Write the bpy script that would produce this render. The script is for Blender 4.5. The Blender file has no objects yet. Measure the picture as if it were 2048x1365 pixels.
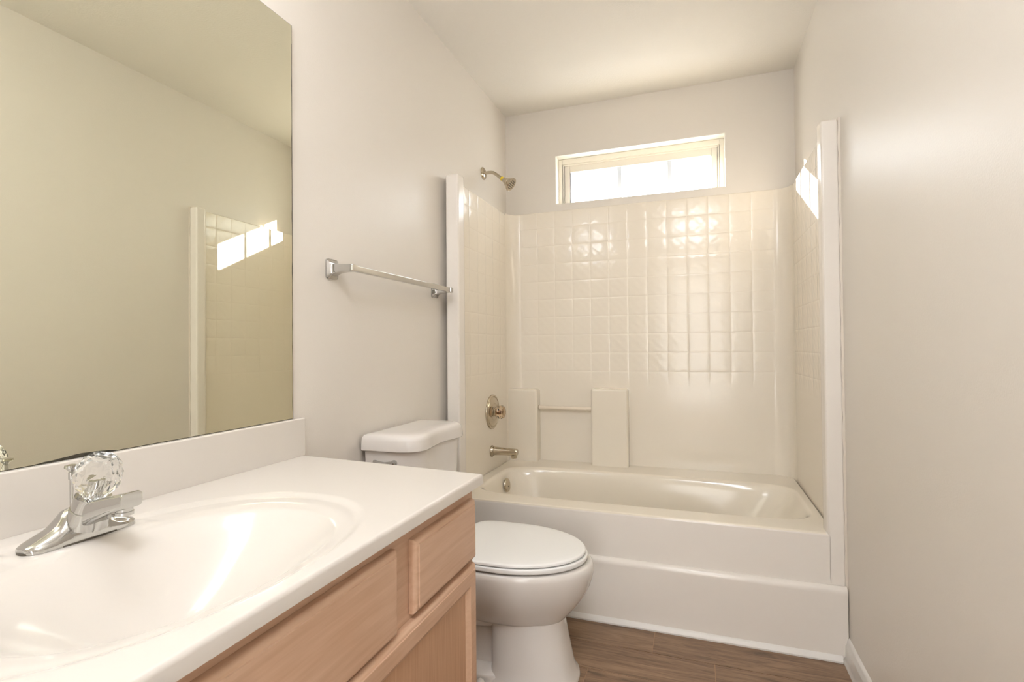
import bpy, bmesh, math, random
from mathutils import Vector, Matrix
random.seed(4)
sc = bpy.context.scene
C = sc.collection
PI = math.pi
W, H, D = 1.524, 2.44, 2.869        # room width, ceiling height, back wall
YF = 2.0087                          # foot of the tub apron
YB = -1.05                           # wall behind the camera

# ------------------------------------------------------------------ camera
F_PX, YAW, PITCH, ROLL = 1033.57, 0.3431, 0.0128, -0.0092
def cam_ray(u, v):
    c, s = math.cos(-ROLL), math.sin(-ROLL); u, v = u*c - v*s, u*s + v*c
    X, Y, Z = u, -v, 1.0
    c, s = math.cos(PITCH), math.sin(PITCH); Z, Y = Z*c - Y*s, Y*c + Z*s
    c, s = math.cos(YAW), math.sin(YAW)
    return Vector((X*c - Z*s, X*s + Z*c, Y))
fwd = cam_ray(0, 0); rgt = (cam_ray(1, 0) - fwd).normalized(); up = (cam_ray(0, -1) - fwd).normalized()
cd = bpy.data.cameras.new('camera'); cam = bpy.data.objects.new('camera', cd); C.objects.link(cam)
cam.matrix_world = Matrix(((rgt.x, up.x, -fwd.x, 1.0541), (rgt.y, up.y, -fwd.y, 0.0), (rgt.z, up.z, -fwd.z, 1.0685), (0, 0, 0, 1)))
cd.sensor_width = 36.0; cd.lens = F_PX*36.0/2048.0; cd.clip_start = 0.02
sc.camera = cam

# ------------------------------------------------------------------ colour management, sky, sun
sc.view_settings.view_transform = 'Standard'; sc.view_settings.look = 'None'
sc.view_settings.gamma = 1.0; sc.view_settings.exposure = 0.40
sc.view_settings.use_curve_mapping = False
wd = bpy.data.worlds.new('sky'); sc.world = wd; wd.use_nodes = True
bg = wd.node_tree.nodes['Background']; bg.inputs[0].default_value = (0.93, 0.97, 1.0, 1); bg.inputs[1].default_value = 6.5
sl = bpy.data.lights.new('sun', 'SUN'); sun = bpy.data.objects.new('sun', sl); C.objects.link(sun)
sl.energy = 40.0; sl.angle = math.radians(0.6); sl.color = (1.0, 0.95, 0.86)
sun.rotation_euler = Vector((1, -0.70, -0.375)).to_track_quat('-Z', 'Y').to_euler()
hl = bpy.data.lights.new('hall_fill_light', 'AREA'); hall = bpy.data.objects.new('hall_fill_light', hl); C.objects.link(hall)
hl.shape = 'RECTANGLE'; hl.size = 1.5; hl.size_y = 2.2; hl.energy = 62.0; hl.color = (0.90, 0.97, 1.06)
hall.location = (1.15, -3.02, 1.22); hall.rotation_euler = (PI/2, 0, PI)     # added fill light in the unseen hall, no real window there
VANITY_W = 16.0      # watts-ish strength of each vanity globe (emission)
CEIL_W = 16.0

# ------------------------------------------------------------------ helpers
def tag(o, label=None, cat=None, group=None, kind=None):
    if label: o['label'] = label
    if cat: o['category'] = cat
    if group: o['group'] = group
    if kind: o['kind'] = kind
    return o
def empty(name, loc, label, cat, group=None):
    o = bpy.data.objects.new(name, None); C.objects.link(o); o.location = loc; o.empty_display_size = 0.05
    return tag(o, label, cat, group)
def obj(name, bm, mat, parent=None, smooth=True, ang=35, label=None):
    bmesh.ops.remove_doubles(bm, verts=bm.verts, dist=1e-6)
    bmesh.ops.recalc_face_normals(bm, faces=bm.faces)
    me = bpy.data.meshes.new(name); bm.to_mesh(me); bm.free()
    o = bpy.data.objects.new(name, me); C.objects.link(o)
    me.materials.append(mat)
    if smooth:
        me.polygons.foreach_set('use_smooth', [True]*len(me.polygons))
        me.set_sharp_from_angle(angle=math.radians(ang))
        wn = o.modifiers.new('wn', 'WEIGHTED_NORMAL'); wn.keep_sharp = True; wn.weight = 80
    if parent is not None:
        o.parent = parent
        p, off = parent, Vector((0, 0, 0))
        while p is not None: off += p.location; p = p.parent
        me.transform(Matrix.Translation(-off))       # meshes are drawn in room coordinates
    else:
        bb = [Vector(v) for v in o.bound_box]
    if label: o['label'] = label
    return o
def box(bm, x0, x1, y0, y1, z0, z1, bev=0.0, seg=3):
    vs = [bm.verts.new(p) for p in ((x0,y0,z0),(x1,y0,z0),(x1,y1,z0),(x0,y1,z0),(x0,y0,z1),(x1,y0,z1),(x1,y1,z1),(x0,y1,z1))]
    fs = [bm.faces.new([vs[i] for i in f]) for f in ((3,2,1,0),(4,5,6,7),(0,1,5,4),(1,2,6,5),(2,3,7,6),(3,0,4,7))]
    if bev > 0:
        es = list({e for f in fs for e in f.edges})
        bmesh.ops.bevel(bm, geom=es, offset=bev, segments=seg, profile=0.5, affect='EDGES')
def boxm(x0, x1, y0, y1, z0, z1, bev=0.0, seg=3):
    bm = bmesh.new(); box(bm, x0, x1, y0, y1, z0, z1, bev, seg); return bm
def loft(bm, rings, cap0=True, cap1=True, closed=True):
    vr = [[bm.verts.new(p) for p in r] for r in rings]
    n = len(vr[0])
    for a, b in zip(vr[:-1], vr[1:]):
        for i in range(n if closed else n-1):
            j = (i+1) % n
            bm.faces.new((a[i], a[j], b[j], b[i]))
    if cap0 and closed: bm.faces.new(list(reversed(vr[0])))
    if cap1 and closed: bm.faces.new(vr[-1])
    return vr
def frame_of(axis):
    a = Vector(axis).normalized()
    t = Vector((0, 0, 1)) if abs(a.z) < 0.9 else Vector((1, 0, 0))
    u = a.cross(t).normalized(); v = a.cross(u).normalized()
    return a, u, v
def lathe(bm, org, axis, prof, n=32, rfun=None, cap0=True, cap1=True):
    a, u, v = frame_of(axis); org = Vector(org)
    rings = []
    for k, (h, r) in enumerate(prof):
        ring = []
        for i in range(n):
            t = 2*PI*i/n
            rr = r*(rfun(t, k) if rfun else 1)
            ring.append(org + a*h + u*(rr*math.cos(t)) + v*(rr*math.sin(t)))
        rings.append(ring)
    loft(bm, rings, cap0, cap1)
def tube(bm, pts, r, n=16):
    pts = [Vector(p) for p in pts]; rings = []
    rs = r if isinstance(r, (list, tuple)) else [r]*len(pts)
    pu = None
    for i, p in enumerate(pts):
        d = (pts[min(i+1, len(pts)-1)] - pts[max(i-1, 0)]).normalized()
        if pu is None: _, u, _ = frame_of(d)
        else: u = (pu - d*pu.dot(d)).normalized()
        pu = u; v = d.cross(u)
        rings.append([p + u*(rs[i]*math.cos(2*PI*k/n)) + v*(rs[i]*math.sin(2*PI*k/n)) for k in range(n)])
    loft(bm, rings)
def extrude_poly(bm, pts, axis, a0, a1):
    """closed 2-D outline pts extruded along an axis; pts are the two other coordinates in order"""
    def P(p, a):
        return {'x': (a, p[0], p[1]), 'y': (p[0], a, p[1]), 'z': (p[0], p[1], a)}[axis]
    loft(bm, [[P(p, a0) for p in pts], [P(p, a1) for p in pts]])
def catmull(P, n=6):
    out = []
    for i in range(len(P)-1):
        p0 = P[max(i-1, 0)]; p1 = P[i]; p2 = P[i+1]; p3 = P[min(i+2, len(P)-1)]
        for k in range(n):
            t = k/n
            out.append(tuple(0.5*((2*b) + (-a+c)*t + (2*a-5*b+4*c-d)*t*t + (-a+3*b-3*c+d)*t**3) for a, b, c, d in zip(p0, p1, p2, p3)))
    out.append(tuple(P[-1])); return out

# ------------------------------------------------------------------ materials
def srgb(r, g, b):
    f = lambda c: (c/255/12.92) if c/255 <= 0.04045 else ((c/255+0.055)/1.055)**2.4
    return (f(r), f(g), f(b), 1)
def mat(name, col, rough=0.5, metal=0.0, spec=0.5, coat=0.0, coat_rough=0.05):
    m = bpy.data.materials.new(name); m.use_nodes = True
    b = m.node_tree.nodes['Principled BSDF']
    b.inputs['Base Color'].default_value = col; b.inputs['Roughness'].default_value = rough
    b.inputs['Metallic'].default_value = metal; b.inputs['Specular IOR Level'].default_value = spec
    b.inputs['Coat Weight'].default_value = coat; b.inputs['Coat Roughness'].default_value = coat_rough
    return m, m.node_tree.nodes, m.node_tree.links, b
def N(nodes, kind, **kw):
    n = nodes.new(kind)
    for k, v in kw.items(): setattr(n, k, v)
    return n
def math_node(nodes, links, op, a, b=None, c=None, clamp=False):
    n = nodes.new('ShaderNodeMath'); n.operation = op; n.use_clamp = clamp
    for i, x in enumerate((a, b, c)):
        if x is None: continue
        if isinstance(x, (int, float)): n.inputs[i].default_value = x
        else: links.new(x, n.inputs[i])
    return n.outputs[0]
def noise_bump(m, nodes, links, bsdf, scale, dist, strength=1.0, detail=3.0):
    tc = N(nodes, 'ShaderNodeNewGeometry')
    ns = N(nodes, 'ShaderNodeTexNoise'); ns.inputs['Scale'].default_value = scale; ns.inputs['Detail'].default_value = detail
    links.new(tc.outputs['Position'], ns.inputs['Vector'])
    bp = N(nodes, 'ShaderNodeBump'); bp.inputs['Distance'].default_value = dist; bp.inputs['Strength'].default_value = strength
    links.new(ns.outputs['Fac'], bp.inputs['Height']); links.new(bp.outputs['Normal'], bsdf.inputs['Normal'])

M_wall, n_, l_, b_ = mat('wall_paint', srgb(231, 224, 214), 0.38, spec=0.45)
noise_bump(M_wall, n_, l_, b_, 260, 0.00025, 1.0, 2)
M_ceil, n_, l_, b_ = mat('ceiling_paint', srgb(243, 238, 229), 0.8, spec=0.2)
noise_bump(M_ceil, n_, l_, b_, 160, 0.0008)
M_trim, *_ = mat('white_trim_paint', srgb(232, 228, 222), 0.3)
M_caulk, *_ = mat('caulk', srgb(222, 212, 198), 0.5)
M_vinyl, *_ = mat('window_vinyl', srgb(238, 231, 216), 0.4)
M_reveal, *_ = mat('window_reveal_paint', srgb(238, 234, 224), 0.5)
M_porc, *_ = mat('porcelain', srgb(228, 222, 215), 0.12, spec=0.5)
M_seat, *_ = mat('seat_plastic', srgb(244, 243, 240), 0.22)
M_fib, *_ = mat('fiberglass', srgb(241, 232, 216), 0.13, spec=0.5)
M_apron, *_ = mat('fiberglass_apron', srgb(237, 230, 221), 0.17, spec=0.5)
M_marb, *_ = mat('cultured_marble', srgb(222, 215, 206), 0.15, spec=0.5)
M_chrome, *_ = mat('chrome', (0.55, 0.545, 0.53, 1), 0.06, 1.0)
M_nickel, *_ = mat('aged_chrome', srgb(196, 186, 168), 0.13, 1.0)
M_mirror, *_ = mat('mirror_silver', srgb(243, 243, 226), 0.0, 1.0)
M_mirror_edge, *_ = mat('mirror_edge', srgb(92, 86, 66), 0.3)
M_dark, *_ = mat('dark_silvering', srgb(60, 56, 46), 0.5)
M_tape, *_ = mat('yellow_tape', srgb(226, 196, 40), 0.5)
M_rod, *_ = mat('beige_plastic_rod', srgb(240, 228, 210), 0.25)
M_nozzle, *_ = mat('spray_nozzle_grey', srgb(92, 86, 74), 0.4)
M_brassy, *_ = mat('metal_core', srgb(150, 120, 92), 0.25, 1.0)
def glass_mat(name, col, rough, ior):
    m = bpy.data.materials.new(name); m.use_nodes = True
    b = m.node_tree.nodes['Principled BSDF']
    b.inputs['Base Color'].default_value = col; b.inputs['Roughness'].default_value = rough
    b.inputs['Transmission Weight'].default_value = 1.0; b.inputs['IOR'].default_value = ior
    return m
M_acryl = glass_mat('clear_acrylic', (0.98, 0.99, 0.975, 1), 0.10, 1.36)
M_amber = glass_mat('aged_acrylic', srgb(240, 220, 196), 0.03, 1.42)
# window pane: clear thin glass
M_pane = bpy.data.materials.new('window_glass'); M_pane.use_nodes = True
nt = M_pane.node_tree; nt.nodes.clear()
o_ = nt.nodes.new('ShaderNodeOutputMaterial'); mx = nt.nodes.new('ShaderNodeMixShader')
tr = nt.nodes.new('ShaderNodeBsdfTransparent'); gl = nt.nodes.new('ShaderNodeBsdfGlossy'); gl.inputs['Roughness'].default_value = 0.0
mx.inputs[0].default_value = 0.06
nt.links.new(tr.outputs[0], mx.inputs[1]); nt.links.new(gl.outputs[0], mx.inputs[2]); nt.links.new(mx.outputs[0], o_.inputs[0])
def emit(name, col, s):
    m = bpy.data.materials.new(name); m.use_nodes = True
    b = m.node_tree.nodes['Principled BSDF']
    b.inputs['Base Color'].default_value = (0.8, 0.8, 0.8, 1)
    b.inputs['Emission Color'].default_value = col; b.inputs['Emission Strength'].default_value = s
    return m
M_globe = emit('lit_globe', (1.0, 1.04, 1.12, 1), VANITY_W)
M_dome = emit('lit_dome', (1.0, 1.05, 1.16, 1), CEIL_W)

# thin pale plastic muntins let some daylight through
M_munt, n_, l_, b_ = mat('muntin_plastic', srgb(222, 230, 240), 0.5)
tl_ = n_.new('ShaderNodeBsdfTranslucent'); tl_.inputs[0].default_value = (0.55, 0.60, 0.66, 1); ms_ = n_.new('ShaderNodeMixShader'); ms_.inputs[0].default_value = 0.03
l_.new(b_.outputs[0], ms_.inputs[1]); l_.new(tl_.outputs[0], ms_.inputs[2]); l_.new(ms_.outputs[0], n_['Material Output'].inputs[0])

# moulded tiles: square pillows with soft grooves, pressed into the fibreglass
def tile_mat(name, haxis, h0, z0, pitch=0.1022):
    m, n, l, b = mat(name, srgb(241, 232, 217), 0.15, spec=0.5)
    g = N(n, 'ShaderNodeNewGeometry'); sp = N(n, 'ShaderNodeSeparateXYZ'); l.new(g.outputs['Position'], sp.inputs[0])
    def M_(op, a, b_=None, c=None, clamp=False): return math_node(n, l, op, a, b_, c, clamp)
    def pil(sock, off):
        u = M_('DIVIDE', M_('SUBTRACT', sock, off), pitch)
        f = M_('FRACT', M_('ADD', u, 100.0))
        d = M_('ABSOLUTE', M_('SUBTRACT', f, 0.5))           # 0 centre .. 0.5 groove
        return M_('SUBTRACT', 1.0, M_('POWER', M_('MULTIPLY', d, 2.0), 14.0)), d
    pu, du = pil(sp.outputs[haxis], h0); pz, dz = pil(sp.outputs['Z'], z0)
    groove = M_('MULTIPLY', pu, pz)
    dome = M_('MULTIPLY', M_('ADD', M_('POWER', du, 2.0), M_('POWER', dz, 2.0)), -1.9)
    ns = N(n, 'ShaderNodeTexNoise'); ns.inputs['Scale'].default_value = 30.0; ns.inputs['Detail'].default_value = 1.5
    l.new(g.outputs['Position'], ns.inputs['Vector'])
    def rip(sock, off, k): return M_('COSINE', M_('MULTIPLY', M_('DIVIDE', M_('SUBTRACT', sock, off), pitch), 2*PI*k))
    ripple = M_('MULTIPLY', M_('MULTIPLY', rip(sp.outputs[haxis], h0, 2), rip(sp.outputs['Z'], z0, 2)), 0.13)
    hgt = M_('ADD', M_('ADD', M_('ADD', M_('MULTIPLY', groove, 0.65), dome), ripple), M_('MULTIPLY', ns.outputs['Fac'], 0.55))
    # tiles fade out towards the smooth lower wall
    
    fade = N(n, 'ShaderNodeMapRange'); fade.inputs['From Min'].default_value = 0.86; fade.inputs['From Max'].default_value = 0.93
    l.new(sp.outputs['Z'], fade.inputs['Value'])
    hm = M_('MULTIPLY', hgt, fade.outputs['Result'])
    if haxis == 'X':
        e1 = N(n, 'ShaderNodeMapRange'); e1.inputs['From Min'].default_value = 1.424; e1.inputs['From Max'].default_value = 1.418
        l.new(sp.outputs['X'], e1.inputs['Value']); hm = M_('MULTIPLY', hm, e1.outputs['Result'])
        e2 = N(n, 'ShaderNodeMapRange'); e2.inputs['From Min'].default_value = 0.085; e2.inputs['From Max'].default_value = 0.095
        l.new(sp.outputs['X'], e2.inputs['Value']); hm = M_('MULTIPLY', hm, e2.outputs['Result'])
    bp = N(n, 'ShaderNodeBump'); bp.inputs['Distance'].default_value = 0.0011; bp.inputs['Strength'].default_value = 1.0
    l.new(hm, bp.inputs['Height']); l.new(bp.outputs['Normal'], b.inputs['Normal'])
    return m
M_tile_back = tile_mat('moulded_tile_back', 'X', 1.4222, 1.751)
M_tile_side = tile_mat('moulded_tile_side', 'Y', 2.27, 1.751)

# pickled maple
def wood_mat(name, c1, c2, axis, rough=0.38, fine=1.0):
    m, n, l, b = mat(name, c1, rough)
    g = N(n, 'ShaderNodeNewGeometry'); mp = N(n, 'ShaderNodeMapping')
    s = [38.0*fine, 38.0*fine, 38.0*fine]; s['xyz'.index(axis)] = 2.2
    mp.inputs['Scale'].default_value = s; l.new(g.outputs['Position'], mp.inputs['Vector'])
    ns = N(n, 'ShaderNodeTexNoise'); ns.inputs['Scale'].default_value = 3.0; ns.inputs['Detail'].default_value = 6.0; ns.inputs['Distortion'].default_value = 0.4
    l.new(mp.outputs['Vector'], ns.inputs['Vector'])
    big = N(n, 'ShaderNodeTexNoise'); big.inputs['Scale'].default_value = 5.0; l.new(g.outputs['Position'], big.inputs['Vector'])
    f = math_node(n, l, 'ADD', math_node(n, l, 'MULTIPLY', ns.outputs['Fac'], 0.7), math_node(n, l, 'MULTIPLY', big.outputs['Fac'], 0.3))
    r = N(n, 'ShaderNodeValToRGB'); r.color_ramp.elements[0].position = 0.33; r.color_ramp.elements[1].position = 0.67
    r.color_ramp.elements[0].color = c2; r.color_ramp.elements[1].color = c1
    l.new(f, r.inputs['Fac']); l.new(r.outputs['Color'], b.inputs['Base Color'])
    return m
WL, WD_ = srgb(219, 184, 156), srgb(205, 166, 136)
M_wood_y = wood_mat('pickled_maple_horizontal', WL, WD_, 'y')
M_wood_z = wood_mat('pickled_maple_vertical', WL, WD_, 'z')
M_panel = wood_mat('pickled_maple_panel', srgb(208, 168, 136), srgb(190, 148, 116), 'z', 0.42, 2.4)

# wood-look porcelain planks
M_floor, n, l, b = mat('wood_look_tile', srgb(140, 112, 88), 0.42)
g = N(n, 'ShaderNodeNewGeometry'); isl = g.outputs['Random Per Island']
off = N(n, 'ShaderNodeCombineXYZ'); l.new(math_node(n, l, 'MULTIPLY', isl, 37.0), off.inputs[0]); l.new(math_node(n, l, 'MULTIPLY', isl, 91.0), off.inputs[2])
va = N(n, 'ShaderNodeVectorMath', operation='ADD'); l.new(g.outputs['Position'], va.inputs[0]); l.new(off.outputs[0], va.inputs[1])
mp = N(n, 'ShaderNodeMapping'); mp.inputs['Scale'].default_value = (2.6, 22.0, 3.0); l.new(va.outputs[0], mp.inputs['Vector'])
n1 = N(n, 'ShaderNodeTexNoise'); n1.inputs['Scale'].default_value = 1.6; n1.inputs['Detail'].default_value = 7.0; n1.inputs['Distortion'].default_value = 0.9; n1.inputs['Roughness'].default_value = 0.62
l.new(mp.outputs['Vector'], n1.inputs['Vector'])
mp2 = N(n, 'ShaderNodeMapping'); mp2.inputs['Scale'].default_value = (9.0, 160.0, 3.0); l.new(va.outputs[0], mp2.inputs['Vector'])
n2 = N(n, 'ShaderNodeTexNoise'); n2.inputs['Scale'].default_value = 1.5; n2.inputs['Detail'].default_value = 4.0; l.new(mp2.outputs['Vector'], n2.inputs['Vector'])
fac = math_node(n, l, 'ADD', math_node(n, l, 'MULTIPLY', n1.outputs['Fac'], 0.75), math_node(n, l, 'MULTIPLY', n2.outputs['Fac'], 0.25))
fac = math_node(n, l, 'ADD', fac, math_node(n, l, 'MULTIPLY', math_node(n, l, 'SUBTRACT', isl, 0.5), 0.06))
r = N(n, 'ShaderNodeValToRGB'); cr = r.color_ramp
cr.elements[0].position = 0.34; cr.elements[0].color = srgb(98, 76, 58)
cr.elements[1].position = 0.66; cr.elements[1].color = srgb(164, 134, 106)
e = cr.elements.new(0.47); e.color = srgb(132, 104, 80); e = cr.elements.new(0.56); e.color = srgb(148, 119, 93)
l.new(fac, r.inputs['Fac']); l.new(r.outputs['Color'], b.inputs['Base Color'])
bp = N(n, 'ShaderNodeBump'); bp.inputs['Distance'].default_value = 0.0006; l.new(n2.outputs['Fac'], bp.inputs['Height']); l.new(bp.outputs['Normal'], b.inputs['Normal'])
M_grout, *_ = mat('grout', srgb(176, 142, 112), 0.8)

# ------------------------------------------------------------------ room shell
def struct(name, bm, m, parent=None, smooth=False):
    o = obj(name, bm, m, parent, smooth)
    if parent is None: o['kind'] = 'structure'
    return o
# floor: grout bed with 6 x 24 inch planks set on it
bm = bmesh.new()
box(bm, -0.05, W+0.05, YB-0.05, D+0.1, -0.06, -0.0012)
nf = len(bm.faces)
PW, PL, G = 0.1555, 0.610, 0.0022
y = 2.024; row = 0
joint = [0.894, 1.0974, 0.700]
while y > YB:
    y1 = y - G/2; y0 = max(y - PW + G/2, YB)
    j = joint[row % 3]
    x = j - 2*PL
    while x < W:
        a0 = max(x + G/2, 0.0); a1 = min(x + PL - G/2, W)
        if a1 - a0 > 0.01: box(bm, a0, a1, y0, y1, -0.008, 0.0, 0.0)
        x += PL
    y -= PW; row += 1
floor = struct('floor', bm, M_floor)
floor.data.materials.append(M_grout)
for p in floor.data.polygons[:nf]: p.material_index = 1
T = 0.12
struct('ceiling', boxm(-T, W+T, YB-T, D+T, H, H+0.1), M_ceil)
struct('wall_left', boxm(-T, 0, YB-T+0.0, D+T, -0.06, H), M_wall)
struct('wall_right', boxm(W, W+T, YB-T, D+T, -0.06, H), M_wall)
# back wall with the window opening cut through
WX0, WX1, WZ0, WZ1 = 0.302, 1.207, 1.889, 2.168
bm = bmesh.new()
xs = [0, WX0, WX1, W]; zs = [-0.06, WZ0, WZ1, H]
for i in range(3):
    for k in range(3):
        if i == 1 and k == 1: continue
        box(bm, xs[i], xs[i+1], D, D+0.15, zs[k], zs[k+1])
bmesh.ops.remove_doubles(bm, verts=bm.verts, dist=1e-5)
seen = {}
for f in list(bm.faces):
    key = tuple(sorted(v.index for v in f.verts)) if False else tuple(round(c, 4) for c in f.calc_center_median())
    seen.setdefault(key, []).append(f)
bmesh.ops.delete(bm, geom=[f for fs in seen.values() if len(fs) > 1 for f in fs], context='FACES_ONLY')
wall_back = struct('wall_back', bm, M_wall)
# wall behind the camera, with a doorway filled by a closed white door
bm = bmesh.new()
DX0, DX1, DZ = 0.68, 1.42, 2.03
box(bm, 0, DX0, YB-T, YB, -0.06, H); box(bm, DX1, W, YB-T, YB, -0.06, H); box(bm, DX0, DX1, YB-T, YB, DZ, H)
struct('wall_front', bm, M_wall)
# the door stands open into the hall, hinged at its left jamb
bm = bmesh.new(); box(bm, DX0-0.045, DX0-0.008, YB-T-0.74, YB-T-0.01, 0.008, DZ-0.003)
for (a, c) in ((0.25, 0.95), (1.05, 1.88)):
    for s in (0, 1):
        y0 = YB-T-0.67+s*0.32; box(bm, DX0-0.0085, DX0-0.003, y0, y0+0.26, a, c, 0.003, 1)
door = struct('door_1', bm, M_trim)
bm = bmesh.new(); lathe(bm, (DX0-0.008, YB-T-0.68, 0.92), (1, 0, 0), [(0, 0.03), (0.006, 0.03), (0.012, 0.012), (0.03, 0.012), (0.036, 0.024), (0.05, 0.027), (0.062, 0.02), (0.066, 0.004)], 24)
obj('door_knob', bm, M_nickel, door)
# hall beyond the door
HY = -3.10
bm = bmesh.new(); box(bm, -0.7, 2.6, HY, YB-T-0.0005, -0.06, -0.001); struct('floor_hall', bm, M_grout)
bm = bmesh.new(); box(bm, -0.7, 2.6, HY, YB-T-0.0005, H, H+0.1); struct('ceiling_hall', bm, M_ceil)
bm = bmesh.new(); box(bm, -0.8, -0.7, HY, YB-T, 0, H); box(bm, 2.6, 2.7, HY, YB-T, 0, H); box(bm, -0.8, 2.7, HY-0.1, HY, 0, H)
box(bm, -0.7, -T, YB-T, YB-T+0.1, 0, H); box(bm, W+T, 2.6, YB-T, YB-T+0.1, 0, H); struct('wall_hall', bm, M_wall)
bm = bmesh.new()
box(bm, DX0-0.06, DX0, YB-0.01, YB+0.014, 0, DZ+0.06, 0.003, 1); box(bm, DX1, DX1+0.06, YB-0.01, YB+0.014, 0, DZ+0.06, 0.003, 1); box(bm, DX0, DX1, YB-0.01, YB+0.014, DZ, DZ+0.06, 0.003, 1)
struct('trim_2', bm, M_trim)

# window: reveal, outer frame, sash, muntins, pane
win = bpy.data.objects.new('window_1', None); C.objects.link(win); win.location = ((WX0+WX1)/2, D+0.05, WZ0); win['kind'] = 'structure'
def rect_frame(bm, x0, x1, z0, z1, w, ya, yb, bev=0.002, wt=None):
    wt = wt or w
    for (a, b_, c, d) in ((x0, x0+w, z0, z1), (x1-w, x1, z0, z1), (x0+w, x1-w, z0, z0+w), (x0+w, x1-w, z1-wt, z1)):
        box(bm, a, b_, ya, yb, c, d, bev, 2)
bm = bmesh.new()                     # painted lining of the opening
t = 0.003
box(bm, WX0, WX0+t, D+0.001, D+0.09, WZ0, WZ1); box(bm, WX1-t, WX1, D+0.001, D+0.09, WZ0, WZ1)
box(bm, WX0, WX1, D+0.001, D+0.09, WZ1-t, WZ1); box(bm, WX0, WX1, D+0.001, D+0.09, WZ0-0.0005, WZ0+0.0006)
obj('window_reveal', bm, M_reveal, win, False)
bm = bmesh.new(); rect_frame(bm, WX0+0.003, WX1-0.003, WZ0-0.004, WZ1-0.003, 0.023, D+0.066, D+0.118, 0.002, 0.030)
rect_frame(bm, WX0+0.026, WX1-0.026, WZ0-0.002, WZ1-0.033, 0.009, D+0.072, D+0.118, 0.002)
obj('window_frame', bm, M_vinyl, win)
SX0, SX1, SZ0, SZ1 = WX0+0.033, WX1-0.033, WZ0-0.016, WZ1-0.040
bm = bmesh.new(); rect_frame(bm, SX0, SX1, SZ0, SZ1, 0.034, D+0.080, D+0.108, 0.004, 0.040)
sash = obj('window_sash', bm, M_vinyl, win)
bm = bmesh.new()
for xc in (0.6535, 0.9255): box(bm, xc-0.0125, xc+0.0125, D+0.086, D+0.096, SZ0+0.03, SZ1-0.03, 0.002, 1)
obj('muntins', bm, M_munt, sash)
obj('window_pane', boxm(SX0+0.02, SX1-0.02, D+0.089, D+0.093, SZ0+0.02, SZ1-0.02), M_pane, sash, False)

# baseboards
def baseboard(name, x, sgn, y0, y1):
    pr = [(0, 0), (0.012, 0), (0.020, 0.0), (0.020, 0.010), (0.013, 0.020), (0.0125, 0.050), (0.0125, 0.058), (0.009, 0.064), (0.0088, 0.071), (0.0062, 0.078), (0, 0.083)]
    bm = bmesh.new(); extrude_poly(bm, [(x + sgn*a, z) for a, z in pr], 'y', y0, y1)
    return struct(name, bm, M_trim, None, True)
baseboard('baseboard_right', W, -1, YB, YF+0.012)
baseboard('baseboard_left', 0, 1, 1.14, YF+0.012)
# moulded strip at the foot of the tub
bm = bmesh.new()
pr = [(YF+0.0135, 0.0), (YF+0.0, 0.0), (YF-0.001, 0.006), (YF+0.003, 0.014), (YF+0.009, 0.020), (YF+0.0135, 0.0215)]
extrude_poly(bm, pr, 'x', 0.0, W-0.021); struct('trim_1', bm, M_trim, None, True)

# ------------------------------------------------------------------ tub and shower surround (one moulded unit)
tub = empty('bathtub_surround', (W/2, 2.44, 0), 'cream one-piece fibreglass bathtub with tall moulded tile shower walls under the window', 'bathtub')
FY = 2.0287
RZ = 0.426
def sup(t, n):
    c, s = math.cos(t), math.sin(t)
    return (abs(c)**(2/n))*(1 if c >= 0 else -1), (abs(s)**(2/n))*(1 if s >= 0 else -1)
def rect_ring(x0, x1, y0, y1, z, angs, rc=0.0):
    xc, yc, a, b_ = (x0+x1)/2, (y0+y1)/2, (x1-x0)/2, (y1-y0)/2
    out = []
    for (cx, cy) in angs:
        k = 1/max(abs(cx), abs(cy)); out.append((xc + a*cx*k, yc + b_*cy*k, z))
    return out
NA = 160
angs = [sup(2*PI*(i+0.5)/NA, 2.0) for i in range(NA)]
def basin_ring(x0, x1, y0, y1, z, n):
    xc, yc, a, b_ = (x0+x1)/2, (y0+y1)/2, (x1-x0)/2, (y1-y0)/2
    out = []
    for (cx, cy) in angs:
        r = (abs(cx)**n + abs(cy)**n)**(-1/n)
        out.append((xc + a*cx*r, yc + b_*cy*r, z))
    return out
bm = bmesh.new()
R_ = []
R_.append(rect_ring(0.032, 1.492, FY+0.001, 2.856, 0.33, angs))
R_.append(rect_ring(0.032, 1.492, FY+0.001, 2.856, RZ-0.010, angs))
R_.append(rect_ring(0.034, 1.490, FY+0.003, 2.855, RZ-0.003, angs))
R_.append(rect_ring(0.040, 1.484, FY+0.010, 2.850, RZ, angs))
R_.append(basin_ring(0.085, 1.465, FY+0.100, 2.680, RZ, 6.5))
R_.append(basin_ring(0.092, 1.458, FY+0.108, 2.672, RZ-0.003, 6.3))
R_.append(basin_ring(0.100, 1.448, FY+0.117, 2.662, RZ-0.014, 6.0))
R_.append(basin_ring(0.108, 1.430, FY+0.126, 2.652, RZ-0.05, 5.4))
R_.append(basin_ring(0.125, 1.370, FY+0.140, 2.635, 0.28, 4.6))
R_.append(basin_ring(0.150, 1.300, FY+0.155, 2.615, 0.17, 3.2))
R_.append(basin_ring(0.180, 1.240, FY+0.175, 2.595, 0.105, 3.0))
R_.append(basin_ring(0.230, 1.180, FY+0.215, 2.555, 0.082, 2.8))
R_.append(basin_ring(0.55, 0.75, FY+0.33, 2.42, 0.076, 2.4))
loft(bm, R_, False, True)
obj('tub_basin', bm, M_fib, tub, True, 50)
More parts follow.
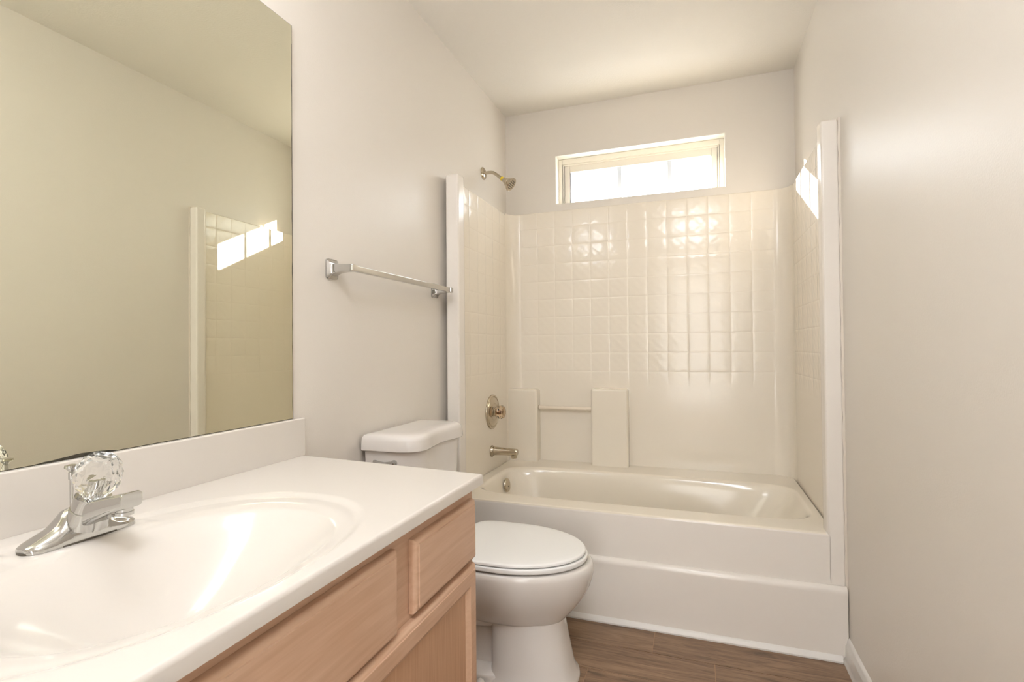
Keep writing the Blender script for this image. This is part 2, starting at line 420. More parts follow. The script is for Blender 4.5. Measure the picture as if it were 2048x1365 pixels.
# apron, front profile extruded across the room
bm = bmesh.new()
pr = [(FY+0.030, 0.0), (YF+0.013, 0.0), (YF+0.011, 0.04), (YF+0.004, 0.226), (YF+0.005, 0.238), (YF+0.010, 0.245), (FY-0.004, 0.2495), (FY-0.001, 0.2515), (FY+0.030, 0.2515)]
extrude_poly(bm, pr, 'x', 0.004, 1.5195)
pr = [(FY+0.030, 0.2515), (FY-0.0008, 0.2515), (FY-0.0002, 0.256), (FY, 0.270), (FY, RZ-0.012), (FY+0.003, RZ-0.004), (FY+0.010, RZ-0.0005), (FY+0.030, RZ-0.001)]
extrude_poly(bm, pr, 'x', 0.078, 1.474)
obj('apron', bm, M_apron, tub, True, 60)
def jamb(name, pts, z1):
    bm = bmesh.new()
    cx = sum(p[0] for p in pts)/len(pts); cy = sum(p[1] for p in pts)/len(pts)
    rings = [[(x, y, 0.252) for x, y in pts], [(x, y, z1-0.010) for x, y in pts]]
    for k, dz in ((0.012, -0.004), (0.05, -0.0008), (0.14, 0.0)):
        rings.append([(x+(cx-x)*k, y+(cy-y)*k, z1+dz) for x, y in pts])
    loft(bm, rings); return obj(name, bm, M_apron, tub, True, 40)
jl = [(0.001, 2.090), (0.012, 2.066), (0.020, 2.044), (0.026, 2.033), (0.034, FY), (0.079, FY), (0.083, 2.0300), (0.0855, 2.0335), (0.0865, 2.038), (0.0900, 2.076), (0.0890, 2.083), (0.083, 2.089), (0.060, 2.100), (0.031, 2.112), (0.001, 2.115)]
jamb('front_flange', jl, 1.829)
jr = [(W-0.001, 2.060), (W-0.003, 2.040), (1.517, 2.032), (1.512, FY), (1.473, FY), (1.469, 2.0300), (1.4665, 2.0335), (1.4655, 2.038), (1.463, 2.070), (1.464, 2.078), (1.469, 2.085), (1.493, 2.105), (W-0.001, 2.110)]
jamb('front_flange', list(reversed(jr)), 1.839)
# side walls
def side_wall(x0, x1, z1):
    bm = bmesh.new(); box(bm, x0, x1, 2.095, 2.80, 0.41, z1, 0.006, 3)
    return obj('side_panel', bm, M_tile_side, tub, True, 40)
side_wall(0.001, 0.030, 1.834); side_wall(1.494, W-0.001, 1.836)
# back wall with rounded inside corners
BYF = 2.854
def arc(cx, cy, r, a0, a1, n=8):
    return [(cx + r*math.cos(a0+(a1-a0)*i/n), cy + r*math.sin(a0+(a1-a0)*i/n)) for i in range(n+1)]
rad = 0.085
front = arc(0.030+rad, BYF-rad, rad, PI, PI/2) + arc(1.494-rad, BYF-rad, rad, PI/2, 0)
outl = [(0.001, BYF-rad)] + front + [(W-0.001, BYF-rad), (W-0.001, D-0.001), (0.001, D-0.001)]
ztop = lambda x: 1.850 - 0.012*max(0, (abs(x-W/2)-0.60)/0.16)
bm = bmesh.new()
rings = [[(x, y, 0.41) for x, y in outl], [(x, y, ztop(x)-0.02) for x, y in outl], [(x, y, ztop(x)-0.006) for x, y in outl]]
rings.append([(x, y + (0.0015 if y < D-0.01 else 0), ztop(x)-0.002) for x, y in outl])
rings.append([(x, y + (0.005 if y < D-0.01 else 0), ztop(x)) for x, y in outl])
loft(bm, rings); obj('back_panel', bm, M_tile_back, tub, True, 40)
# two moulded columns with a rod between them
for (a, b_, z1, yf) in ((0.012, 0.203, 0.832, 2.788), (0.508, 0.706, 0.842, 2.788)):
    bm = bmesh.new(); box(bm, a, b_, yf, 2.866, 0.412, z1, 0.013, 4)
    obj('raised_block', bm, M_fib, tub, True, 40)
bm = bmesh.new(); tube(bm, [(0.198, 2.822, 0.7275), (0.512, 2.822, 0.7275)], 0.0108, 20)
rod = obj('washcloth_rod', bm, M_rod, tub, label='beige plastic rod'); 
bm = bmesh.new(); lathe(bm, (0.2025, 2.822, 0.7275), (1, 0, 0), [(0, 0.0125), (0.003, 0.0125), (0.004, 0.0098)], 20)
obj('rod_collar', bm, M_nickel, rod)
# overflow plate on the drain end
bm = bmesh.new(); ax = (1.0, 0, 0.12)
lathe(bm, (0.118, 2.515, 0.357), ax, [(0, 0.036), (0.005, 0.0355), (0.009, 0.033), (0.0105, 0.029), (0.011, 0.004)], 36)
ovf = obj('overflow_plate', bm, M_nickel, tub, label='round chrome overflow plate')
bm = bmesh.new(); lathe(bm, (0.1295, 2.515, 0.352), ax, [(0, 0.0035), (0.002, 0.003)], 12); obj('plate_screw', bm, M_nozzle, ovf)

# caulk line where the unit meets the right wall
bm = bmesh.new(); rings = []
for i in range(60):
    z = 0.07 + i*(1.775/59); w = 0.0055 + 0.0018*math.sin(i*1.7)+0.001*random.random()
    rings.append([(W-0.0002, FY-0.001, z), (W-0.0002, FY+0.03, z), (W-w-0.002, FY+0.02, z), (W-w-0.001, FY+0.001, z)])
loft(bm, rings); struct('trim_3', bm, M_caulk, None, True)

# ------------------------------------------------------------------ shower fittings
SY = 2.518
sh = empty('fixed_shower', (0.0, SY, 1.99), 'small chrome shower head on a bent arm above the left tub wall', 'shower head')
bm = bmesh.new(); lathe(bm, (0.0005, SY, 1.992), (1, 0, 0), [(0, 0.033), (0.003, 0.033), (0.008, 0.028), (0.012, 0.019), (0.013, 0.012)], 36); obj('flange', bm, M_nickel, sh)
bm = bmesh.new(); path = catmull([(0.002, SY, 1.992), (0.03, SY, 1.994), (0.055, SY, 1.991), (0.075, SY, 1.979), (0.095, SY, 1.962), (0.122, SY, 1.941)], 5)
tube(bm, path, 0.0085, 20); obj('shower_arm', bm, M_nickel, sh)
hd = Vector((0.82, 0, -0.62)).normalized(); h0 = Vector((0.106, SY, 1.954))
bm = bmesh.new(); lathe(bm, h0, hd, [(-0.004, 0.0092), (-0.002, 0.0108), (0.003, 0.0104), (0.007, 0.0112), (0.012, 0.0098)], 24); obj('thread_tape', bm, M_tape, sh, label='yellow thread tape')
bm = bmesh.new(); lathe(bm, h0, hd, [(0.010, 0.011), (0.014, 0.0125), (0.022, 0.0135), (0.026, 0.017), (0.036, 0.0215), (0.040, 0.0235), (0.042, 0.0225), (0.046, 0.027), (0.056, 0.0335), (0.061, 0.0365), (0.065, 0.037), (0.068, 0.0345), (0.066, 0.031)], 40)
head = obj('spray_head', bm, M_nickel, sh)
bm = bmesh.new(); a_, u_, v_ = frame_of(hd)
for rr, k in ((0.0, 1), (0.011, 6), (0.022, 12)):
    for i in range(k):
        t_ = 2*PI*i/k
        lathe(bm, h0 + hd*0.0655 + u_*(rr*math.cos(t_)) + v_*(rr*math.sin(t_)), hd, [(0, 0.0028), (0.003, 0.0022)], 8)
obj('spray_nozzles', bm, M_nozzle, head)

vv = empty('shower_valve', (0.03, 2.542, 0.73), 'round chrome shower valve plate with a clear knob on the left tub wall', 'shower valve')
vo = (0.0302, 2.542, 0.730)
bm = bmesh.new(); lathe(bm, vo, (1, 0, 0), [(0, 0.0905), (0.004, 0.0905), (0.0075, 0.0885), (0.009, 0.0855), (0.0085, 0.0825), (0.0055, 0.0805), (0.0055, 0.0785), (0.0095, 0.0755), (0.0115, 0.072), (0.0150, 0.050), (0.0175, 0.047), (0.0180, 0.044), (0.0150, 0.041), (0.0140, 0.030)], 64); obj('valve_plate', bm, M_nickel, vv)
bm = bmesh.new(); lathe(bm, vo, (1, 0, 0), [(0.010, 0.030), (0.015, 0.027), (0.017, 0.022), (0.020, 0.024), (0.025, 0.023), (0.027, 0.018), (0.029, 0.018)], 32); obj('valve_stem', bm, M_nickel, vv)
bm = bmesh.new(); lathe(bm, vo, (1, 0, 0), [(0.026, 0.017), (0.030, 0.021), (0.040, 0.034), (0.054, 0.037), (0.067, 0.030), (0.071, 0.021)], 10); kn = obj('knob', bm, M_amber, vv, False, label='clear amber-tinted knob')
bm = bmesh.new(); lathe(bm, vo, (1, 0, 0), [(0.028, 0.009), (0.048, 0.008), (0.050, 0.003)], 16); obj('knob_core', bm, M_brassy, kn)

sp = empty('tub_spout', (0.03, 2.53, 0.525), 'chrome tub filler spout below the shower valve', 'tub spout')
bm = bmesh.new()
def rr_ring(cx, cy, cz, ax, hw, hh, n=32, e=3.0):
    out = []
    for i in range(n):
        c, s = sup(2*PI*i/n, e)
        out.append((cx, cy + hw*c, cz + hh*s) if ax == 'x' else (cx + hw*c, cy, cz + hh*s))
    return out
rings = [rr_ring(x, 2.53, z, 'x', w, h, 32, e) for x, z, w, h, e in
         ((0.0305, 0.525, 0.027, 0.030, 2), (0.036, 0.525, 0.0275, 0.030, 2), (0.041, 0.526, 0.024, 0.026, 2), (0.050, 0.527, 0.021, 0.022, 2.2), (0.10, 0.527, 0.0195, 0.019, 2.6), (0.140, 0.5265, 0.019, 0.018, 3), (0.168, 0.526, 0.018, 0.0175, 3), (0.174, 0.526, 0.016, 0.0155, 3), (0.176, 0.526, 0.012, 0.012, 3))]
loft(bm, rings); obj('spout_body', bm, M_nickel, sp)
bm = bmesh.new(); lathe(bm, (0.1545, 2.53, 0.512), (0, 0, -1), [(0, 0.0175), (0.0065, 0.0175), (0.008, 0.0155), (0.0165, 0.0155), (0.017, 0.011)], 24); obj('spout_outlet', bm, M_nickel, sp)

# ------------------------------------------------------------------ towel bar
tb = empty('towel_bar', (0, 1.61, 1.315), 'chrome towel bar with square posts on the left wall above the toilet', 'towel bar')
def bracket(yc, zc):
    bm = bmesh.new(); rings = []
    prof = [(0.0005, 0.027, 0.0305), (0.006, 0.027, 0.0305), (0.009, 0.024, 0.0275), (0.012, 0.0195, 0.022), (0.018, 0.0165, 0.018), (0.028, 0.0140, 0.0145), (0.042, 0.0125, 0.0125), (0.060, 0.0115, 0.0115), (0.083, 0.0110, 0.0112), (0.086, 0.0095, 0.0097)]
    for x, hw, hh in prof: rings.append(rr_ring(x, yc, zc, 'x', hw, hh, 40, 7))
    loft(bm, rings); return obj('bracket', bm, M_chrome, tb, True, 30)
bracket(1.305, 1.314); bracket(1.965, 1.314)
bm = bmesh.new(); rings = []
for yy in (1.310, 1.960): rings.append([(0.075 + 0.0075*c, yy, 1.314 + 0.0095*s) for c, s in [sup(2*PI*(i+.5)/24, 8) for i in range(24)]])
loft(bm, rings); obj('square_bar', bm, M_chrome, tb, True, 30)

# ------------------------------------------------------------------ mirror
MY0, MY1, MZ0, MZ1 = -0.02, 1.1395, 0.8782, 1.970
mi = empty('wall_mirror', (0.0, (MY0+MY1)/2, MZ0), 'large frameless wall mirror standing on the vanity backsplash', 'mirror')
bm = bmesh.new(); box(bm, 0.0004, 0.0052, MY0, MY1, MZ0, MZ1); obj('mirror_edge', bm, M_mirror_edge, mi, False, label='dark ground glass edge')
bm = bmesh.new(); vs = [bm.verts.new(p) for p in ((0.0056, MY0+0.001, MZ0+0.001), (0.0056, MY1-0.0015, MZ0+0.001), (0.0056, MY1-0.0015, MZ1-0.001), (0.0056, MY0+0.001, MZ1-0.001))]; vb = [bm.verts.new((0.0050, v.co.y, v.co.z)) for v in vs]
bm.faces.new(vs); bm.faces.new(list(reversed(vb)))
for i in range(4): bm.faces.new((vs[i], vb[i], vb[(i+1) % 4], vs[(i+1) % 4]))
obj('mirror_glass', bm, M_mirror, mi, False)
bm = bmesh.new()      # blackened silvering creeping up from the lower edge
ptsb = [(0.535, 0.0), (0.553, 0.0008), (0.563, 0.0022), (0.575, 0.0024), (0.585, 0.0036), (0.597, 0.0042), (0.610, 0.0058), (0.620, 0.0062), (0.632, 0.0056), (0.645, 0.0050), (0.665, 0.003), (0.680, 0.0)]
ring = [(0.0057, y, MZ0+0.0006+z) for y, z in ptsb]; ring2 = [(0.0060, p[1], p[2]) for p in ring]
loft(bm, [ring, ring2]); obj('worn_silvering', bm, M_dark, mi, False, label='blackened patch of silvering')
bm = bmesh.new(); rings = []
for i in range(70):
    z = MZ0 + 0.02 + i*(1.02/69); w = 0.0006 + 0.0011*max(0, math.sin(i*0.9)*math.sin(i*0.37+1))
    rings.append([(0.0057, MY1-0.0016-w, z), (0.0057, MY1-0.0012, z), (0.0059, MY1-0.0012, z), (0.0059, MY1-0.0016-w, z)])
loft(bm, rings); obj('worn_edge', bm, M_dark, mi, False, label='dark worn line along the right edge')

# ------------------------------------------------------------------ vanity top with integral sink
CZ = 0.773; CT = 0.0235
VY0 = -0.09
yend = lambda x: 1.172 - 0.0485*(x/0.578)
vt = empty('countertop', (0.29, 0.54, CZ-CT), 'glossy cream cultured marble vanity top with an oval sink', 'countertop')
def sm(t): t = max(0.0, min(1.0, t)); return t*t*(3-2*t)
def ell(x, y, xc, yc, af, ab, b_, n):
    a = af if x > xc else ab
    return (abs((x-xc)/a)**n + abs((y-yc)/b_)**n)**(1/n)
def zfun(x, y):
    ro = ell(x, y, 0.325, 0.55, 0.228, 0.235, 0.318, 2.25)
    ri = ell(x, y, 0.335, 0.55, 0.186, 0.172, 0.245, 2.25)
    z = CZ
    z -= 0.0055*sm((1.0-ro)/0.075)
    z -= 0.0065*sm((1.12-ri)/0.22)
    z -= 0.118*sm((1.0-ri)/0.95)**0.70 if ri < 1 else 0
    # level pad for the faucet
    d = max(abs(x-0.114)-0.031, abs(y-0.553)-0.084, 0.0)
    k = 1-sm(d/0.02)
    return z*(1-k) + 0.7695*k
bm = bmesh.new()
NX, NY = 210, 400
xs = [0.001 + 0.577*i/NX for i in range(NX+1)]
grid = []
for x in xs:
    row_ = []
    for j in range(NY+1):
        y = VY0 + (yend(x)-VY0)*j/NY
        z = zfun(x, y)
        row_.append([x, y, z])
    grid.append(row_)
# soften the front and end edges
E_ = 0.006
for i in range(NX+1):
    for j in range(NY+1):
        p = grid[i][j]; d = min(0.578-p[0], yend(p[0])-p[1])
        if d < E_: p[2] -= E_ - math.sqrt(max(0, E_**2-(E_-d)**2))
vg = [[bm.verts.new(p) for p in row_] for row_ in grid]
for i in range(NX):
    for j in range(NY): bm.faces.new((vg[i][j], vg[i+1][j], vg[i+1][j+1], vg[i][j+1]))
border = [vg[i][0] for i in range(NX+1)] + [vg[NX][j] for j in range(1, NY+1)] + [vg[i][NY] for i in range(NX-1, -1, -1)] + [vg[0][j] for j in range(NY-1, 0, -1)]
low = []
for v in border:
    low.append(bm.verts.new((v.co.x, v.co.y, CZ-CT)))
nb = len(border)
for i in range(nb): bm.faces.new((border[i], low[i], low[(i+1) % nb], border[(i+1) % nb]))
# underside rim ring, inset, then down around the bowl (closed below)
inn = []
for i, v in enumerate(low):
    inn.append(bm.verts.new((0.30 + (v.co.x-0.27)*0.80, 0.54 + (v.co.y-0.54)*0.86, CZ-CT)))
for i in range(nb): bm.faces.new((low[i], inn[i], inn[(i+1) % nb], low[(i+1) % nb]))
bot = [bm.verts.new((0.30 + (v.co.x-0.30)*0.7, 0.54 + (v.co.y-0.54)*0.55, CZ-0.15)) for v in inn]
for i in range(nb): bm.faces.new((inn[i], bot[i], bot[(i+1) % nb], inn[(i+1) % nb]))
bm.faces.new(bot)
top = obj('sink_top', bm, M_marb, vt, True, 50)
bm = bmesh.new(); box(bm, 0.001, 0.0185, VY0, 1.1725, CZ-0.002, 0.8775, 0.0035, 3); obj('backsplash', bm, M_marb, vt, True, 40)
bm = bmesh.new(); lathe(bm, (0.345, 0.55, zfun(0.345, 0.55)+0.0005), (0, 0, 1), [(0, 0.024), (0.003, 0.024), (0.004, 0.019), (0.0015, 0.017)], 32); obj('sink_drain', bm, M_chrome, vt)

# ------------------------------------------------------------------ basin faucet
FX, FYc = 0.114, 0.553
FZ = 0.7700
fa = empty('sink_faucet', (FX, FYc, FZ), 'chrome sink faucet with a big clear faceted knob', 'faucet')
bm = bmesh.new(); rings = []
#  y offset, half width x, height, exponent
sec = [(-0.0785, 0.006, 0.007), (-0.076, 0.0165, 0.010), (-0.068, 0.0235, 0.0135), (-0.055, 0.0265, 0.019), (-0.042, 0.0268, 0.025), (-0.036, 0.0268, 0.030), (-0.030, 0.0268, 0.038), (-0.022, 0.0268, 0.048), (-0.008, 0.0268, 0.052)]
sec = sec + [(-a, b_, c) for a, b_, c in reversed(sec)]
for dy, hw, hh in sec:
    ring = []
    ring.append((FX-hw, FYc+dy, FZ)); 
    n = 20
    for i in range(n+1):
        t_ = PI - PI*i/n; c, s = sup(t_, 2.6)
        ww = hw*(1-0.18*(s if hh > 0.03 else 0.35*s))
        ring.append((FX+ww*c, FYc+dy, FZ+0.004+(hh-0.004)*s))
    ring.append((FX+hw, FYc+dy, FZ))
    rings.append(ring)
loft(bm, rings); obj('faucet_body', bm, M_chrome, fa, True, 60)
bm = bmesh.new(); extr = [(FX + 0.0285*c, FYc + 0.0805*s) for c, s in [sup(2*PI*i/48, 2.6) for i in range(48)]]
extrude_poly(bm, extr, 'z', FZ-0.0003, FZ+0.0022); obj('base_gasket', bm, M_nozzle, fa, True, label='dark gasket under the faucet')
# spout reaching over the bowl
bm = bmesh.new(); rings = []
for x, zt, zb, hw in ((0.100, 0.806, 0.778, 0.020), (0.112, 0.816, 0.780, 0.0225), (0.130, 0.8245, 0.784, 0.0228), (0.150, 0.832, 0.7925, 0.0215), (0.170, 0.8380, 0.8035, 0.0198), (0.190, 0.8430, 0.8130, 0.0182), (0.210, 0.8475, 0.8205, 0.0172), (0.232, 0.8520, 0.8275, 0.0168), (0.2345, 0.8512, 0.8285, 0.0160)):
    rings.append(rr_ring(x, FYc, (zt+zb)/2, 'x', hw, (zt-zb)/2, 40, 5))
loft(bm, rings); obj('spout', bm, M_chrome, fa, True, 45)
bm = bmesh.new(); lathe(bm, (0.218, FYc, 0.829), (0, 0, -1), [(0, 0.0115), (0.007, 0.0115), (0.008, 0.0125), (0.013, 0.0125), (0.0135, 0.009)], 28); obj('aerator', bm, M_chrome, fa)
kax = Vector((0.33, 0, 1)).normalized(); ko = Vector((0.141, FYc, 0.822))
bm = bmesh.new(); lathe(bm, ko, kax, [(-0.030, 0.0290), (-0.004, 0.0270), (-0.0035, 0.0255), (0.000, 0.0255), (0.012, 0.0250), (0.0180, 0.0240), (0.019, 0.018)], 40); obj('collar', bm, M_chrome, fa)
bm = bmesh.new()
def kf(t, k):
    return 0.80 if k in (0, 7, 8, 9) else 0.80*(1 + 0.035*math.cos(8*t + (PI if k % 2 else 0)))
lathe(bm, ko, kax, [(0.0195, 0.020), (0.027, 0.0285), (0.038, 0.0370), (0.051, 0.0400), (0.064, 0.0385), (0.075, 0.0330), (0.082, 0.0270), (0.0845, 0.0240), (0.0815, 0.0170), (0.0835, 0.008)], 16, kf)
kn = obj('knob', bm, M_acryl, fa, False, label='clear faceted acrylic knob')
bm = bmesh.new(); lathe(bm, ko, kax, [(0.0200, 0.0095), (0.048, 0.0085), (0.050, 0.004)], 16); obj('knob_core', bm, M_chrome, kn)
bm = bmesh.new(); lathe(bm, (0.094, FYc, 0.800), (-0.02, 0, 1), [(0, 0.0026), (0.060, 0.0026), (0.061, 0.0042), (0.072, 0.0042), (0.073, 0.0032), (0.077, 0.0060), (0.080, 0.0098), (0.0835, 0.0092), (0.085, 0.004)], 20); obj('lift_rod', bm, M_chrome, fa)

# ------------------------------------------------------------------ vanity cabinet
CX = 0.548; CY0, CY1 = -0.075, 1.123
cabn = empty('vanity_cabinet', (0.27, 0.52, 0), 'pale pinkish maple vanity cabinet under the marble top', 'cabinet')
bm = bmesh.new()
box(bm, 0.003, CX-0.019, CY0, CY0+0.016, 0.0, CZ-CT-0.0006); box(bm, 0.003, CX-0.019, CY1-0.016, CY1, 0.0, CZ-CT-0.0006)
box(bm, 0.003, CX-0.019, CY0+0.016, CY1-0.016, 0.09, 0.105); box(bm, 0.003, 0.012, CY0+0.016, CY1-0.016, 0.105, CZ-CT-0.0006)
box(bm, CX-0.080, CX-0.066, CY0+0.016, CY1-0.016, 0.0, 0.09)
obj('carcass', bm, M_wood_z, cabn, False)
bm = bmesh.new()
def ff(y0, y1, z0, z1): box(bm, CX-0.019, CX, y0, y1, z0, z1)
ZT = CZ-CT-0.0006
ff(CY0, CY1, 0.700, ZT); ff(CY0, CY1, 0.09, 0.13)
for y0, y1 in ((CY0, -0.030), (0.222, 0.300), (0.768, 0.846), (1.078, CY1)): ff(y0, y1, 0.595, 0.700)
ff(CY0, CY1, 0.555, 0.595)
for y0, y1 in ((CY0, -0.030), (0.540, 0.595), (1.078, CY1)): ff(y0, y1, 0.13, 0.555)
obj('face_frame', bm, M_wood_y, cabn, False)
def front_slab(name, y0, y1, z0, z1, m, parent, panel=False):
    """slab with a lipped, rounded edge: back outline y0..y1, z0..z1"""
    def rr(x, ins): return [(x, y0+ins, z0+ins), (x, y1-ins, z0+ins), (x, y1-ins, z1-ins), (x, y0+ins, z1-ins)]
    bm = bmesh.new()
    prof = [(CX+0.0005, 0.0), (CX+0.008, 0.0), (CX+0.0105, 0.0006), (CX+0.0130, 0.0022), (CX+0.0150, 0.0045), (CX+0.0162, 0.0072), (CX+0.0166, 0.0095), (CX+0.0186, 0.0100), (CX+0.0190, 0.0108)]
    rings = [rr(x, i) for x, i in prof]
    if panel:
        s = 0.050
        rings += [rr(CX+0.019, s-0.012), rr(CX+0.0175, s-0.0105), rr(CX+0.0165, s-0.008), rr(CX+0.0125, s-0.002), rr(CX+0.0115, s), rr(CX+0.0105, s+0.0005)]
    loft(bm, rings, True, not panel)
    o = obj(name, bm, m, parent, True, 28)
    if panel:
        bm = bmesh.new(); box(bm, CX+0.002, CX+0.0106, y0+s-0.002, y1-s+0.002, z0+s-0.002, z1-s+0.002)
        obj('door_panel', bm, M_panel, o, False)
    return o
front_slab('false_drawer_front', 0.289, 0.7785, 0.574, 0.7205, M_wood_y, cabn)
front_slab('drawer', 0.836, 1.1105, 0.580, 0.7165, M_wood_y, cabn)
front_slab('drawer', -0.055, 0.232, 0.580, 0.7165, M_wood_y, cabn)
front_slab('door', 0.575, 1.1105, 0.115, 0.569, M_wood_y, cabn, True)
front_slab('door', -0.055, 0.560, 0.115, 0.569, M_wood_y, cabn, True)

# ------------------------------------------------------------------ toilet
TY = 1.640
to = empty('toilet', (0.35, TY, 0), 'white two-piece toilet with closed lid between vanity and tub', 'toilet')
def egg(z, xb, xf, hw, n=64, xc=None, nb=3.0, nf_=2.0):
    xc = xc if xc is not None else xb + (xf-xb)*0.42
    out = []
    for i in range(n):
        t_ = 2*PI*i/n; c0, s0 = math.cos(t_), math.sin(t_)
        c, s = sup(t_, nf_ if c0 >= 0 else nb)
        out.append((xc + (xf-xc if c >= 0 else xc-xb)*c, TY + hw*s, z))
    return out
bm = bmesh.new()
secs = [(0.186, 0.22, 0.620, 0.090, 3.2, 2.8), (0.190, 0.22, 0.634, 0.104, 3.2, 2.6), (0.205, 0.22, 0.650, 0.120, 3.0, 2.4), (0.225, 0.22, 0.668, 0.136, 3.0, 2.2), (0.25, 0.22, 0.688, 0.152, 3, 2.1), (0.28, 0.22, 0.709, 0.168, 3, 2.05), (0.31, 0.22, 0.724, 0.179, 3, 2), (0.34, 0.22, 0.733, 0.186, 3, 2), (0.362, 0.22, 0.736, 0.189, 3, 2), (0.376, 0.22, 0.732, 0.187, 3, 2), (0.3815, 0.225, 0.725, 0.181, 3, 2), (0.3815, 0.27, 0.65, 0.12, 3, 2)]
loft(bm, [egg(z, xb, xf, hw, 72, None, nb, nf_) for z, xb, xf, hw, nb, nf_ in secs])
bowl = obj('bowl', bm, M_porc, to, True, 60)
bm = bmesh.new()
secs = [(0.0, 0.405, 0.684, 0.116, 5, 2.8), (0.014, 0.405, 0.682, 0.114, 5, 2.8), (0.020, 0.41, 0.673, 0.107, 5, 2.8), (0.05, 0.412, 0.664, 0.104, 5, 2.8), (0.12, 0.412, 0.650, 0.101, 5, 2.7), (0.175, 0.412, 0.640, 0.099, 5, 2.6), (0.200, 0.412, 0.640, 0.099, 5, 2.6)]
loft(bm, [egg(z, xb, xf, hw, 72, 0.50, nb, nf_) for z, xb, xf, hw, nb, nf_ in secs])
obj('pedestal', bm, M_porc, to, True, 60)
bm = bmesh.new()
secs = [(0.0, 0.17, 0.46, 0.118), (0.022, 0.17, 0.46, 0.117), (0.030, 0.175, 0.455, 0.110), (0.034, 0.18, 0.45, 0.095), (0.045, 0.18, 0.45, 0.070), (0.12, 0.19, 0.45, 0.064), (0.22, 0.19, 0.45, 0.075)]
loft(bm, [egg(z, xb, xf, hw, 56, 0.32, 5, 5) for z, xb, xf, hw in secs])
obj('rear_foot', bm, M_porc, to, True, 60)
for sgn in (-1, 1):      # trapway swelling on each side, tucked under the bowl
    bm = bmesh.new(); pts = catmull([(0.25, TY+sgn*0.050, 0.230), (0.31, TY+sgn*0.068, 0.215), (0.37, TY+sgn*0.070, 0.205), (0.43, TY+sgn*0.055, 0.190)], 6)
    tube(bm, pts, [0.020 + 0.026*math.sin(PI*i/(len(pts)-1))**0.6 for i in range(len(pts))], 20)
    obj('trapway', bm, M_porc, to, True, 60)
# seat ring and lid
bm = bmesh.new()
def slab(bm, z0, z1, xb, xf, hw, rt=0.004):
    loft(bm, [egg(z0, xb+0.003, xf-0.003, hw-0.003, 72, None, 6.0), egg(z0+0.003, xb, xf, hw, 72, None, 6.0), egg(z1-rt, xb, xf, hw, 72, None, 6.0), egg(z1-rt*0.3, xb+rt*0.4, xf-rt*0.4, hw-rt*0.4, 72, None, 6.0), egg(z1, xb+rt*1.3, xf-rt*1.3, hw-rt*1.3, 72, None, 6.0)])
slab(bm, 0.3875, 0.4035, 0.262, 0.716, 0.186); obj('seat', bm, M_seat, to, True, 45)
bm = bmesh.new()
rings = [egg(z, xb, xf, hw, 72, None, 6.0) for z, xb, xf, hw in ((0.4055, 0.268, 0.706, 0.181), (0.4075, 0.265, 0.709, 0.184), (0.4125, 0.265, 0.709, 0.184), (0.4155, 0.267, 0.707, 0.182), (0.4175, 0.272, 0.701, 0.177), (0.4185, 0.30, 0.68, 0.155), (0.4192, 0.36, 0.61, 0.10))]
loft(bm, rings); obj('seat_lid', bm, M_seat, to, True, 45)
for s in (-0.07, 0.07):
    bm = bmesh.new(); box(bm, 0.243, 0.275, TY+s-0.02, TY+s+0.02, 0.384, 0.415, 0.006, 3); obj('hinge', bm, M_seat, to)
bm = bmesh.new(); box(bm, 0.04, 0.245, TY-0.11, TY+0.11, 0.30, 0.386, 0.02, 4); obj('bowl_shelf', bm, M_porc, to)
# tank: slightly hollow serpentine front
def tank_ring(z, xb, y0, y1, xs_, r=0.03, sc_=1.0, ins=0.0):
    # outline: back straight, rounded ends, front follows xs_ (list of (ynorm, x))
    pts = []
    fr = catmull([(yn, x) for yn, x in xs_], 5)
    yc = (y0+y1)/2; hy = (y1-y0)/2 - ins
    for yn, x in fr: pts.append((x - ins, yc + hy*yn, z))
    # corner down to the wall
    out = [(xb, yc-hy+0.004, z)] + [(xb+0.004, yc-hy, z)]
    out += pts
    out += [(xb+0.004, yc+hy, z), (xb, yc+hy-0.004, z)]
    return out
lid_f = [(-1.0, 0.110), (-0.985, 0.150), (-0.93, 0.188), (-0.80, 0.213), (-0.60, 0.219), (-0.3, 0.209), (0.0, 0.203), (0.3, 0.209), (0.60, 0.219), (0.80, 0.213), (0.93, 0.188), (0.985, 0.150), (1.0, 0.110)]
TYC0, TYC1 = 1.432, 1.832
bm = bmesh.new()
rings = [tank_ring(0.7345, 0.012, TYC0, TYC1, lid_f, ins=0.008), tank_ring(0.7345, 0.012, TYC0, TYC1, lid_f, ins=0.003), tank_ring(0.738, 0.010, TYC0, TYC1, lid_f, ins=0.0), tank_ring(0.768, 0.010, TYC0, TYC1, lid_f, ins=0.003),
         tank_ring(0.778, 0.011, TYC0, TYC1, lid_f, ins=0.006), tank_ring(0.784, 0.014, TYC0, TYC1, lid_f, ins=0.012), tank_ring(0.7870, 0.020, TYC0, TYC1, lid_f, ins=0.020), tank_ring(0.7885, 0.028, TYC0, TYC1, lid_f, ins=0.034), tank_ring(0.7895, 0.04, TYC0, TYC1, lid_f, ins=0.06)]
loft(bm, rings); obj('tank_lid', bm, M_porc, to, True, 60)
bm = bmesh.new()
rings = []
for z, ins in ((0.386, 0.040), (0.392, 0.034), (0.42, 0.031), (0.60, 0.020), (0.733, 0.014)):
    rings.append(tank_ring(z, 0.016, TYC0, TYC1, lid_f, ins=ins))
loft(bm, rings); obj('tank', bm, M_porc, to, True, 60)
bm = bmesh.new()
yl = 1.444
lathe(bm, (0.128, yl+0.006, 0.697), (0, -1, 0), [(0, 0.011), (0.006, 0.011), (0.010, 0.009), (0.016, 0.0085), (0.018, 0.005)], 20)
rings = []
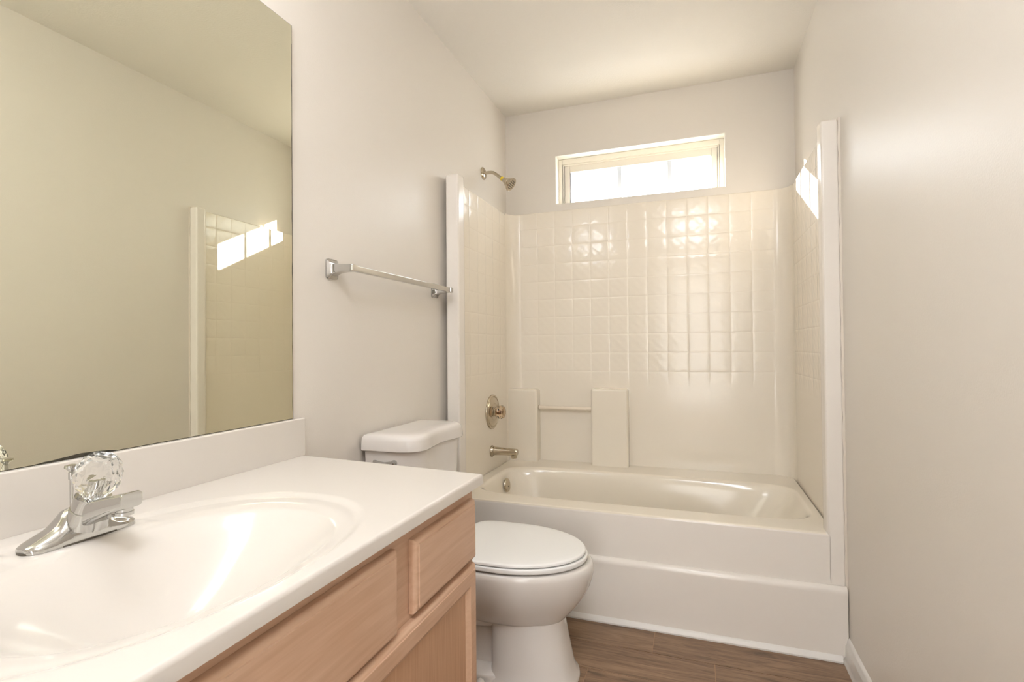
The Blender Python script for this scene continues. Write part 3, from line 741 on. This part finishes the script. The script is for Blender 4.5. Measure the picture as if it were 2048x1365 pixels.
for x, z, h, w in ((0.134, 0.698, 0.007, 0.0045), (0.120, 0.699, 0.0062, 0.0045), (0.100, 0.697, 0.0048, 0.004), (0.080, 0.699, 0.0048, 0.004), (0.066, 0.7015, 0.0058, 0.004), (0.058, 0.7015, 0.0045, 0.003)):
    rings.append([(x, yl-0.009 + w*c, z + h*s) for c, s in [sup(2*PI*i/16, 2.4) for i in range(16)]])
loft(bm, rings)
obj('flush_lever', bm, M_chrome, to, True, 45, label='small chrome lever')
for s in (-1, 1):
    bm = bmesh.new(); lathe(bm, (0.40, TY+s*0.135, 0.0), (0, 0, 1), [(0, 0.016), (0.018, 0.015), (0.026, 0.010), (0.029, 0.003)], 20); obj('bolt_cap', bm, M_porc, to)

# ------------------------------------------------------------------ light fixtures above and behind the view
vl = empty('vanity_light', (0, 0.55, 2.12), 'chrome bar light with round bulbs above the mirror', 'light')
bm = bmesh.new(); box(bm, 0.0005, 0.030, 0.24, 0.86, 2.065, 2.175, 0.006, 3); obj('light_bar', bm, M_chrome, vl)
for k in range(4):
    yy = 0.325 + 0.15*k
    bm = bmesh.new(); lathe(bm, (0.030, yy, 2.12), (1, 0, 0), [(0, 0.022), (0.012, 0.022), (0.013, 0.018)], 20); obj('socket', bm, M_chrome, vl)
    bm = bmesh.new(); lathe(bm, (0.040, yy, 2.12), (1, 0, 0), [(0, 0.012)] + [(0.065 - 0.058*math.cos(PI*i/12), max(0.0008, 0.058*math.sin(PI*i/12))) for i in range(1, 13)], 24); obj('bulb', bm, M_globe, vl)
cl = empty('ceiling_light', (1.02, -0.12, H), 'semi-flush ceiling light with a round white glass bowl', 'light')
bm = bmesh.new(); lathe(bm, (1.02, -0.12, H-0.0005), (0, 0, -1), [(0, 0.06), (0.015, 0.06), (0.022, 0.012), (0.10, 0.010), (0.105, 0.02)], 48); obj('light_base', bm, M_trim, cl)
bm = bmesh.new(); lathe(bm, (1.02, -0.12, H-0.10), (0, 0, -1), [(0, 0.06), (0.004, 0.20), (0.02, 0.235), (0.045, 0.225), (0.075, 0.175), (0.095, 0.09), (0.102, 0.004)], 48); obj('bowl_shade', bm, M_dome, cl)
